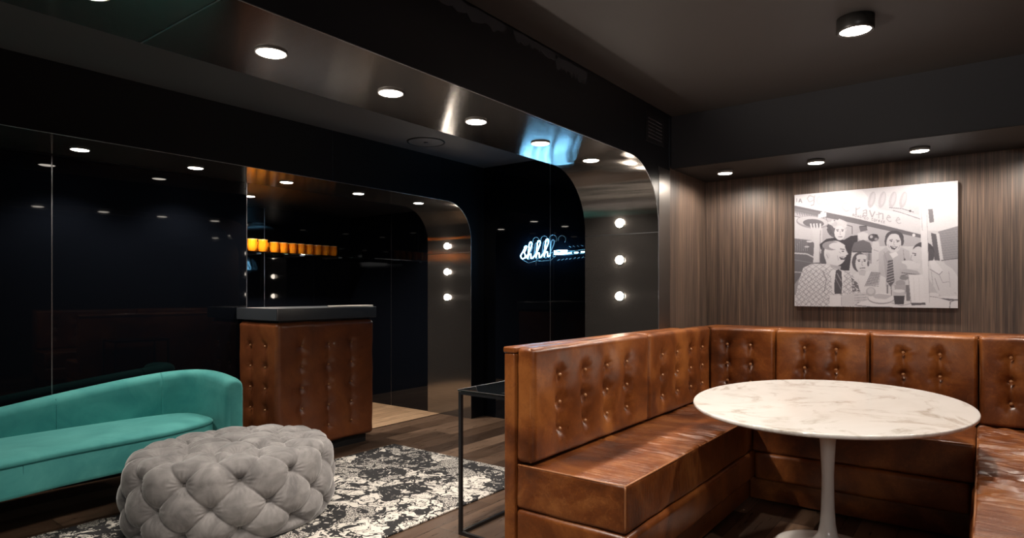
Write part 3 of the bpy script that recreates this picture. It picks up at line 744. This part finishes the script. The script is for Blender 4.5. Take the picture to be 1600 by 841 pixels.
    # glass jar, plates, soda, napkin box
    poly([(440,766),(440,745),(520,720),(1012,700),(1012,775)],.93)
    ell(575,718,78,32,.62); ell(575,714,75,29,.93); poly([(520,700),(560,690),(640,700),(600,722),(540,718)],.78); line([(440,760),(520,766),(640,768)],5,.45)
    ell(515,680,28,26,.74); ell(515,676,20,18,.84)
    ell(690,742,60,16,.90); line([(632,742),(690,758),(748,744)],3,.6)
    ell(684,638,34,28,.82); ell(684,630,28,18,.66); poly([(650,640),(718,640),(716,690),(652,690)],.70)
    poly([(640,672),(710,672),(704,752),(650,752)],.80); poly([(645,702),(708,702),(703,750),(652,750)],.26); ell(676,674,34,9,.92)
    line([(628,610),(634,700)],4,.4); line([(610,640),(610,690)],9,.5); poly([(715,640),(732,640),(740,730),(718,730)],.48)
    poly([(742,738),(828,738),(828,752),(748,756)],.34); poly([(728,582),(824,580),(826,740),(744,742)],.95); line([(728,582),(744,742)],4,.62); ell(824,584,5,5,.2)
    line([(760,600),(764,730)],2,.84); line([(790,596),(794,730)],2,.86)
    ell(870,696,34,14,.92); line([(838,702),(900,710)],3,.55); poly([(900,712),(1012,720),(1012,726),(960,728)],.40); line([(966,770),(968,735),(1000,722),(1012,724)],4,.35)
    # foreground pole
    poly([(786,62),(828,58),(838,330),(850,745),(826,748),(812,600),(800,330)],.94); poly([(786,62),(796,61),(812,330),(806,330),(800,200)],.80)
    line([(828,60),(838,330),(850,742)],2.5,.72)
    ink[:]+=(rng.rand(H,W)-.5)*.05
    k=ink.copy(); k[1:-1,1:-1]=(ink[1:-1,1:-1]*4+ink[:-2,1:-1]+ink[2:,1:-1]+ink[1:-1,:-2]+ink[1:-1,2:])/8
    return k
ink=paint(); H_,W_=ink.shape
yf=YW-.040
t=thing('canvas_picture','black and white photograph print of people eating outdoors hung on the wood wall','picture',((PX0+PX1)/2,YW-.02,PZ0))
b=MB(); b.box(PX0,PX1,yf+.001,YW-.004,PZ0,PZ1); b.build('canvas_frame',mat('canvas_edge',(.10,.075,.065),.7),t)
xs=np.linspace(PX0,PX1,W_+1); zs=np.linspace(PZ1,PZ0,H_+1)
V=[(x,yf,z) for z in zs for x in xs]; F=[(j*(W_+1)+i,(j+1)*(W_+1)+i,(j+1)*(W_+1)+i+1,j*(W_+1)+i+1) for j in range(H_) for i in range(W_)]
m=mat('printed_canvas',(.8,.8,.8),.45); at=nd(m,'ShaderNodeAttribute'); at.attribute_name='ink'
lk(m,at.outputs['Color'],bsdf(m).inputs['Base Color'])
me=bpy.data.meshes.new('print'); me.from_pydata(V,[],F); me.materials.append(m)
ca=me.color_attributes.new('ink','FLOAT_COLOR','CORNER')
g=np.clip(ink.ravel(),0,1)
g=np.clip((g-.86)*1.12+.86,0,1); srgb=np.stack([.15+.76*g,.14+.77*g,.17+.775*g],1); lin=.60*np.where(srgb<.04045,srgb/12.92,((srgb+.055)/1.055)**2.4)
cols=np.repeat(np.c_[lin,np.ones(len(lin))],4,axis=0).astype(np.float32)
ca.data.foreach_set('color',cols.ravel()); me.update()
o=bpy.data.objects.new('print',me); COL.objects.link(o); o.parent=t; o.location=-t.location

# ------------------------------------------------------------------ bar block
BX0,BX1,BY0,BY1=XM+.002,-4.254,2.677,3.632
t=thing('bar_counter','bar block clad in buttoned tan leather under a dark stone countertop','bar',((BX0+BX1)/2,(BY0+BY1)/2,0))
fb=[[np.array([BX1-.008,y,z]) for z in (.88,.715,.55,.385,.22)] for y in (2.905,3.155,3.385)]
lb=[[np.array([x,BY0+.010,z]) for z in (.88,.715,.55,.385,.22)] for x in (-4.65,-4.44)]
ch=lambda g_:[(c[i],c[i+1]) for c in g_ for i in range(len(c)-1)]
def D(P,N):
    P=tuft(P,N,[q for c in fb for q in c],(-1,0,0),depth=.024,puff=.010,pleat=.12,sig=.05,chains=ch(fb),seed=3)
    P=tuft(P,N,[q for c in lb for q in c],(0,1,0),depth=.022,puff=.006,pleat=.12,sig=.045,chains=ch(lb),seed=4)
    return P+N*(fbm(P,(5,5,5),3.3,2)*.006)[:,None]
o=rbox('leather_cladding',BX0+.004,BX1-.008,BY0+.010,BY1-.012,.075,1.068,.035,M['leather_bar'],t,.0125,D)
buttons([tuple(q) for c in fb for q in c],(-1,0,0),o); buttons([tuple(q) for c in lb for q in c],(0,1,0),o)
b=MB(); b.box(BX0+.004,BX1-.06,BY0+.06,BY1-.06,0,.076); b.build('toe_kick',M['black_matte'],t)
b=MB(); b.box(BX0+.03,BX1-.04,BY0+.04,BY1-.04,1.066,1.084); b.build('shadow_gap',M['black_matte'],t)
rbox('countertop',BX0-.0,BX1+.006,BY0-.006,BY1+.006,1.083,1.176,.003,M['counter'],t,.4)
b=MB(); b.box(BX1+.0055,BX1+.0072,BY0+.0,BY0+.004,1.086,1.172); b.build('corner_joint',M['seam'],t)
# ribbed mat on the counter
t=thing('bar_mat','thin pale ribbed bar mat on the right end of the dark countertop','bar mat',(-4.31,3.45,1.177))
b=MB(); b.box(-4.35,-4.262,3.20,3.62,1.177,1.181); b.build('mat_sheet',M['black_matte'],t)
b=MB()
for i in range(34):
    y=3.206+i*.0122; b.box(-4.348,-4.264,y,y+.006,1.181,1.190)
b.build('mat_ribs',M['rubber'],t)

# glass shelf and amber tumblers in the recess
ZSH=1.70
t=thing('glass_shelf','clear green-edged glass shelf across the bar recess carrying amber tumblers','shelf',(-5.93,3.8,ZSH))
b=MB(); b.box(-6.12,-5.80,2.80,4.84,ZSH,ZSH+.010); b.build('shelf_pane',M['shelf_glass'],t)
for y in (3.02,3.45,3.95,4.45):
    b=MB(); b.box(-6.145,-5.84,y,y+.05,ZSH-.012,ZSH-.0005); b.build('shelf_bracket',M['seam'],t)
gz=ZSH+.011
def tumbler(x,y,r,h,label,group):
    tt=thing('amber_tumbler',label,'glass',(x,y,gz),group)
    wob=lambda a,z: 1+.085*math.cos(9*a+(PI if h*.2<z<h*.45 else 0))*(1 if z<h*.85 else .2)
    prof=[(.0001,0),(r*.72,0),(r*.86,h*.08),(r*.98,h*.28),(r*1.02,h*.5),(r*.96,h*.66),(r*.98,h*.85),(r,h),(r*.93,h),(r*.88,h*.8),(r*.90,h*.4),(r*.78,h*.16),(.0001,h*.12)]
    b=MB(); b.lathe(prof,(x,y,gz),30,wob=wob); b.build('tumbler_bowl',M['amber'],tt,True)
    b=MB(); b.tube([(x+r*.99*math.cos(a),y+r*.99*math.sin(a),gz+h*.985) for a in np.linspace(0,2*PI,25)],.0025,6,caps=False); b.build('rim',M['amber_rim'],tt,True)
M['amber_rim']=mat('gilded_rim',(.9,.62,.28),.25,.4)
T0=[(-5.86,3.30,.047,.125),(-5.86,3.415,.047,.125),(-5.86,3.53,.047,.125)]
rel=['tallest amber tumbler at the left end of the glass shelf by the panel edge','tall amber tumbler, middle of the three bigger ones on the glass shelf','tall amber tumbler beside the gap in the row on the glass shelf']
for (x,y,r,h),l in zip(T0,rel): tumbler(x,y,r,h,l,'amber tumblers on the glass shelf')
rown=['first','second','third','fourth','fifth','sixth','seventh','eighth']
for i in range(8):
    tumbler(-5.86,3.66+i*.104,.043,.108,'short amber tumbler in the front row on the shelf, %s right of the gap'%rown[i],'amber tumblers on the glass shelf')
for i in range(9):
    tumbler(-5.99,3.40+i*.118,.043,.108,'short amber tumbler in the rear row on the shelf, %s from the left'%(rown+['ninth'])[i],'amber tumblers on the glass shelf')

# ------------------------------------------------------------------ rug
t=thing('area_rug','black and ivory abstract patterned rug under the grey ottoman','rug',(-3.26,1.9,0))
rbox('woven_pile',-4.0,-2.517,.30,3.62,.0005,.012,.004,M['rug'],t,.25)

# ------------------------------------------------------------------ tufted ottoman
def ottoman():
    cx,cy,a,bb,Hh=-3.445,1.90,.490,.552,.433; Rr=.085; z0=.016
    t=thing('tufted_ottoman','round silver grey velvet ottoman with deep diamond tufting on the patterned rug','ottoman',(cx,cy,.014))
    # profile parameter s along the outside: bottom -> side -> rounded rim -> top centre
    prof=[(.0,-.035),(.004,-.02),(.012,-.008)]
    def base(theta,s):
        # s in 0..1 side, 1..2 rim, 2..3 top
        if s<1:  ins=.0; z=z0+s*(Hh-Rr-z0); ins=.02*(1-s)**6-.018*math.sin(PI*s)
        elif s<2:
            q=(s-1)*PI/2; ins=Rr*(1-math.cos(q)); z=Hh-Rr+Rr*math.sin(q)
        else:
            ins=Rr; z=Hh
        k=1 if s<2 else (3-s)
        A=(a-ins)*k; B=(bb-ins)*k
        if s>=2: z=Hh+.018*(1-(1-(s-2))**2)
        return np.array([cx+A*math.cos(theta),cy+B*math.sin(theta),z])
    nt=560; sv=list(np.linspace(0,1,80))+list(np.linspace(1,2,30))[1:]+list(2+np.linspace(0,1,100)[1:])
    V=np.array([base(2*PI*i/nt,s) for s in sv for i in range(nt)])
    n=len(sv); F=[(j*nt+i,j*nt+(i+1)%nt,(j+1)*nt+(i+1)%nt,(j+1)*nt+i) for j in range(n-1) for i in range(nt)]
    F.append(tuple(range(nt)))
    # outward normals of the undeformed form
    G=V.reshape(n,nt,3); dt=np.roll(G,-1,1)-np.roll(G,1,1); ds=np.gradient(G,axis=0); Nn=np.cross(dt,ds); Nn/=np.maximum(np.linalg.norm(Nn,axis=2,keepdims=True),1e-9)
    Nn[-1]=(0,0,1); Nn=Nn.reshape(-1,3)
    # buttons
    K=12; B=[];E=[]; off=.12
    rows=[(.22,0),(.60,.5),(.99,0)]
    rid=[]
    for s,o_ in rows:
        ids=[]
        for k in range(K): ids.append(len(B)); B.append(((k+o_)*2*PI/K+off,s))
        rid.append(ids)
    ids=[]
    for k in range(K): ids.append(len(B)); B.append(((k+.5)*2*PI/K+off,2.16))
    rid.append(ids)
    BP=[base(*q) for q in B]
    def seg(i,j,on_top=False):
        th1,s1=B[i]; th2,s2=B[j]; d=(th2-th1+PI)%(2*PI)-PI
        return [base(th1+d*u,s1+(s2-s1)*u) for u in np.linspace(0,1,9)]
    C=[]
    for r0 in range(3):
        for k in range(K):
            lo=rid[r0][k]
            if r0%2==0: nb=[rid[r0+1][k],rid[r0+1][(k-1)%K]]
            else: nb=[rid[r0+1][k],rid[r0+1][(k+1)%K]]
            for j in nb: C.append(seg(lo,j))
    for k in range(K):   # pleats running to the floor
        th,s=B[rid[0][k]]
        C.append([base(th+ (0.5)*2*PI/K*u,s*(1-u)) for u in np.linspace(0,1,5)]); C.append([base(th-(0.5)*2*PI/K*u,s*(1-u)) for u in np.linspace(0,1,5)])
    # inner lattice on the top
    inner=[]
    top=lambda x,y:np.array([cx+x,cy+y,Hh+.015])
    r2=[(k*2*PI/6+off+PI/6*0,.235) for k in range(6)]
    P2=[top(r*.92*math.cos(q),r*1.05*math.sin(q)) for q,r in r2]; P3=top(0,0)
    ring=[BP[i] for i in rid[3]]
    P15=[top(.335*.94*math.cos(q),.335*1.08*math.sin(q)) for q in [(k)*2*PI/12+off for k in range(0,12,2)]]
    for k in range(6):
        C.append([P3,P2[k]])
        near=sorted(range(12),key=lambda i:np.linalg.norm(ring[i]-P2[k]))[:2]
        for i in near: C.append([P2[k],ring[i]])
        mid=(P2[k]+P2[(k+1)%6])/2; mid=mid+(mid-P3)*.32; 
        near=sorted(range(12),key=lambda i:np.linalg.norm(ring[i]-mid))[:2]
        C.append([P2[k],mid]); C.append([P2[(k+1)%6],mid])
        for i in near: C.append([mid,ring[i]])
        inner.append(mid)
    allb=BP+P2+[P3]+inner
    d=np.full(len(V),9.)
    for pl in C:
        for p,q in zip(pl,pl[1:]):
            v=q-p; L2=max((v*v).sum(),1e-9); tt=np.clip(((V-p)@v)/L2,0,1); dd=np.linalg.norm(V-p-tt[:,None]*v,axis=1); d=np.minimum(d,dd)
    db=np.full(len(V),9.); near=np.zeros(len(V),int)
    for bi,p in enumerate(allb):
        q=np.linalg.norm(V-p,axis=1); w_=q<db; near[w_]=bi; db=np.minimum(db,q)
    h=.020*(1-np.exp(-(d/.050)**1.3))-.009*np.exp(-(d/.0045)**1.3)-.026*np.exp(-(db/.022)**1.5)-.020*np.exp(-(db/.055)**2)
    # gathers radiating from each button
    BPa=np.array(allb)[near]; rel_=V-BPa; u=np.cross(Nn,np.tile([0,0,1.],(len(V),1)))+1e-6; u/=np.linalg.norm(u,axis=1,keepdims=True); w=np.cross(Nn,u)
    ang=np.arctan2((rel_*w).sum(1),(rel_*u).sum(1)); h+=.0024*np.sin(15*ang+near*1.7)*np.exp(-((db-.04)/.022)**2)
    h*=np.where(V[:,2]>Hh-.02,.78,1.0)
    foot=np.clip((V[:,2]-z0)/.03,0,1); h*=foot
    V=V+Nn*h[:,None]; V[:,2]=np.maximum(V[:,2],z0)
    o=mesh_obj('velvet_cover',V,F,M['grey_velvet'],t,True)
    vals=[]
    for i,p in enumerate(allb):
        k=int(np.argmin(np.linalg.norm((V-Nn*h[:,None])-p,axis=1))); q=V[k]; nn=Nn[k]
        b=MB(); c=Vector(q)+Vector(nn)*.006; qt=Vector((0,0,1)).rotation_difference(Vector(nn))
        vs=[];fs=[];n_=14; pr=[(.012,-.006),(.0125,0),(.010,.004),(.006,.0055),(.0001,.006)]
        for (r,hh) in pr:
            for kk in range(n_): vs.append(c+qt@Vector((r*math.cos(2*PI*kk/n_),r*math.sin(2*PI*kk/n_),hh)))
        for j in range(len(pr)-1):
            for kk in range(n_): fs.append((j*n_+kk,j*n_+(kk+1)%n_,(j+1)*n_+(kk+1)%n_,(j+1)*n_+kk))
        b.add(vs,fs); b.build('button',M['grey_piping'],t,True)
    b=MB()
    for dx,dy in ((.3,.3),(-.3,.3),(.3,-.3),(-.3,-.3)): b.lathe([(.02,0),(.024,.006)],(cx+dx,cy+dy,.0125),12)
    b.build('foot_glide',M['black_matte'],t)
ottoman()

# ------------------------------------------------------------------ teal curved sofa
def sofa():
    t=thing('curved_sofa','teal velvet chaise sofa with a low sloping curved back by the black glass wall','sofa',(-4.35,1.2,0))
    # backrest sweep: centre line, height, thickness
    P=[(-4.50,-.30,.47,.10),(-4.57,.0,.50,.11),(-4.625,.4,.535,.115),(-4.665,.8,.575,.115),(-4.69,1.12,.612,.118),(-4.70,1.45,.66,.122),(-4.695,1.80,.705,.128),(-4.675,2.02,.728,.13)]
    A=[(-4.675,2.02,.728,.13),(-4.650,2.12,.734,.13),(-4.60,2.20,.738,.13),(-4.52,2.252,.738,.128),(-4.42,2.268,.735,.125),(-4.30,2.268,.728,.125),(-4.19,2.266,.716,.125),(-4.13,2.264,.705,.122)]
    def sweep(P,name,endcap=False,startcap=False):
        Q=catmull([Vector((p[0],p[1],p[2])) for p in P],6); T=[]
        for i in range(len(P)-1):
            for k in range(6): T.append(P[i][3]+(P[i+1][3]-P[i][3])*k/6)
        T.append(P[-1][3])
        rings=[]; 
        def ring(c,n,th,zt,z0=.235,sh=1):
            r=min(.055,th*.48); pts=[]
            hw=th/2*sh
            prof=[(-hw,z0+.012),(-hw+.012,z0)]+[(hw-.012,z0),(hw,z0+.012)]+[(hw,z0+(zt-r-z0)*f) for f in (.15,.3,.5,.7,.85,1)]
            prof+=[(hw-r*sh+r*sh*math.cos(q),zt-r+r*math.sin(q)) for q in np.linspace(0,PI/2,6)[1:]]
            prof+=[(-hw+r*sh-r*sh*math.sin(q),zt-r+r*math.cos(q)) for q in np.linspace(0,PI/2,6)]
            prof+=[(-hw,z0+(zt-r-z0)*f) for f in (.85,.7,.5,.3,.15)]
            return [(c.x+n.x*u,c.y+n.y*u,z) for u,z in prof]
        for i,q in enumerate(Q):
            tg=(Q[min(i+1,len(Q)-1)]-Q[max(i-1,0)]); tg.z=0; tg.normalize(); n=Vector((-tg.y,tg.x,0))
            rings.append((q,n,tg,T[i]))
        R=[]
        if startcap:
            q,n,tg,th=rings[0]
            for k in (.25,.6,.88): R.append(ring(q-tg*.05*(1-math.sin(k*PI/2)),n,th,q.z-.03*(1-k),sh=math.sin(math.acos(1-k)) if k<1 else 1))
        for q,n,tg,th in rings: R.append(ring(q,n,th,q.z))
        if endcap:
            q,n,tg,th=rings[-1]
            for k in (.88,.6,.25): R.append(ring(q+tg*.045*(1-k)**.6,n,th,q.z-.035*(1-k),sh=math.sqrt(1-(1-k)**2)))
        m_=len(R[0]); V=[v for r_ in R for v in r_]; F=[(i*m_+k,i*m_+(k+1)%m_,(i+1)*m_+(k+1)%m_,(i+1)*m_+k) for i in range(len(R)-1) for k in range(m_)]
        F+=[tuple(range(m_)),tuple(range((len(R)-1)*m_,len(R)*m_))]
        return mesh_obj(name,V,F,M['teal'],t,True)
    sweep(P,'backrest',startcap=True); sweep(A,'armrest',endcap=True)
    # seams in the back
    b=MB(); b.tube([(-4.6395,1.39,z) for z in np.linspace(.44,.59,6)]+[(-4.648,1.39,.63)],.0016,6); b.build('seam',M['teal_dark'],t,True)
    b=MB(); b.tube([(-3.9735,1.045,z) for z in (.405,.36,.30,.262)],.0016,6); b.build('seam',M['teal_dark'],t,True)
    # seat body
    front=[(-4.36,2.195),(-4.24,2.18),(-4.165,2.10),(-4.11,1.98),(-4.055,1.80),(-4.03,1.56),(-4.005,1.24),(-3.955,.94),(-3.93,.60),(-3.95,.25),(-4.05,-.05),(-4.22,-.25)]
    back=[(-4.44,-.28),(-4.52,-.02),(-4.575,.4),(-4.615,.8),(-4.64,1.2),(-4.648,1.5),(-4.642,1.8),(-4.62,2.0),(-4.58,2.11),(-4.50,2.18)]
    oc=catmull([Vector((x,y,0)) for x,y in front+back+[front[0]]],6)[:-1]
    oc=[(p.x,p.y) for p in oc]; m_=len(oc)
    def inset(p,k):
        y=min(max(p[1],.05),2.0); c=(-4.35,y); L=math.hypot(p[0]-c[0],p[1]-c[1]); f=max(L-k,.0)/L; return (c[0]+(p[0]-c[0])*f,c[1]+(p[1]-c[1])*f)
    def stack(levels,name,mt):
        V=[];F=[]
        for (k,z) in levels:
            for p in oc:
                q=inset(p,k) if k>=0 else inset(p,k); V.append((q[0],q[1],z))
        for j in range(len(levels)-1):
            for i in range(m_): F.append((j*m_+i,j*m_+(i+1)%m_,(j+1)*m_+(i+1)%m_,(j+1)*m_+i))
        F.append(tuple(range(m_))); F.append(tuple(range((len(levels)-1)*m_,len(levels)*m_)))
        o=mesh_obj(name,V,F,mt,t,True); return o
    stack([(.02,.236),(.004,.242),(0,.26),(0,.33),(.002,.395),(.006,.402)],'seat_base',M['teal'])
    stack([(.006,.403),(.001,.408),(-.002,.418),(.006,.430),(.022,.439),(.05,.446),(.10,.452),(.16,.456),(.24,.458)],'seat_cushion',M['teal'])
    b=MB(); b.tube([(x,y,.4035) for x,y in oc[:60]],.0028,6); b.build('piping',M['teal_dark'],t,True)
    for x,y in ((-4.20,2.0),(-4.10,.55),(-4.58,1.9),(-4.45,.3)):
        b=MB(); b.lathe([(.014,0),(.018,.01),(.022,.237)],(x,y,.0),16); b.build('leg',M['black_metal'],t,True)
    b=MB(); b.box(-4.48,-4.22,.15,2.0,.205,.238); b.build('under_frame',M['black_matte'],t)
M['teal_dark']=mat('teal_seam',(.004,.12,.115),.8)
sofa()

# ------------------------------------------------------------------ side table
t=thing('side_table','slim black metal side table with dark glass top behind the banquette end','side table',(-2.0,2.8,0))
q=.009; X0,X1,Ya,Yb,Zt=-2.238,-1.80,2.50,3.02,.775
for (x,y) in ((X0,Ya),(X0,Yb),(X1,Ya),(X1,Yb)):
    b=MB(); b.box(x-q,x+q,y-q,y+q,.0,Zt-.008); b.build('leg',M['black_metal'],t)
b=MB(); b.box(X0+q,X1-q,Ya-q,Ya+q,0,.018); b.box(X0+q,X1-q,Yb-q,Yb+q,0,.018); b.box(X0-q,X0+q,Ya+q,Yb-q,0,.018); b.box(X1-q,X1+q,Ya+q,Yb-q,0,.018); b.build('floor_frame',M['black_metal'],t)
b=MB(); b.box(X0+q,X1-q,Ya-q,Ya+q,Zt-.022,Zt-.006); b.box(X0+q,X1-q,Yb-q,Yb+q,Zt-.022,Zt-.006); b.box(X0-q,X0+q,Ya+q,Yb-q,Zt-.022,Zt-.006); b.box(X1-q,X1+q,Ya+q,Yb-q,Zt-.022,Zt-.006); b.build('top_frame',M['black_metal'],t)
rbox('glass_top',X0-.012,X1+.012,Ya-.012,Yb+.012,Zt-.005,Zt+.004,.002,M['smoke_glass'],t,.4)
b=MB(); b.tube([(X0-.012,Ya-.0125,Zt+.003),(X1+.012,Ya-.0125,Zt+.003)],.0016,6); b.tube([(X0-.0125,Ya-.012,Zt+.003),(X0-.0125,Yb,Zt+.003)],.0016,6); b.build('polished_edge',M['seam'],t)

# ------------------------------------------------------------------ world, camera, output look
w=bpy.data.worlds.new('World'); S.world=w; w.use_nodes=True; w.node_tree.nodes['Background'].inputs[0].default_value=(.01,.01,.012,1); w.node_tree.nodes['Background'].inputs[1].default_value=.3
cam=bpy.data.cameras.new('Camera'); co=bpy.data.objects.new('Camera',cam); COL.objects.link(co); S.camera=co
cam.sensor_width=36; cam.lens=973.2/1600*36; cam.shift_y=(457-420.5)/1600; cam.clip_start=.02
co.location=(0,0,1.3); co.rotation_euler=(PI/2,0,math.atan2(737,973.2))
S.view_settings.view_transform='Standard'; S.view_settings.look='None'; S.view_settings.gamma=1; S.view_settings.use_curve_mapping=False
S.view_settings.exposure=0
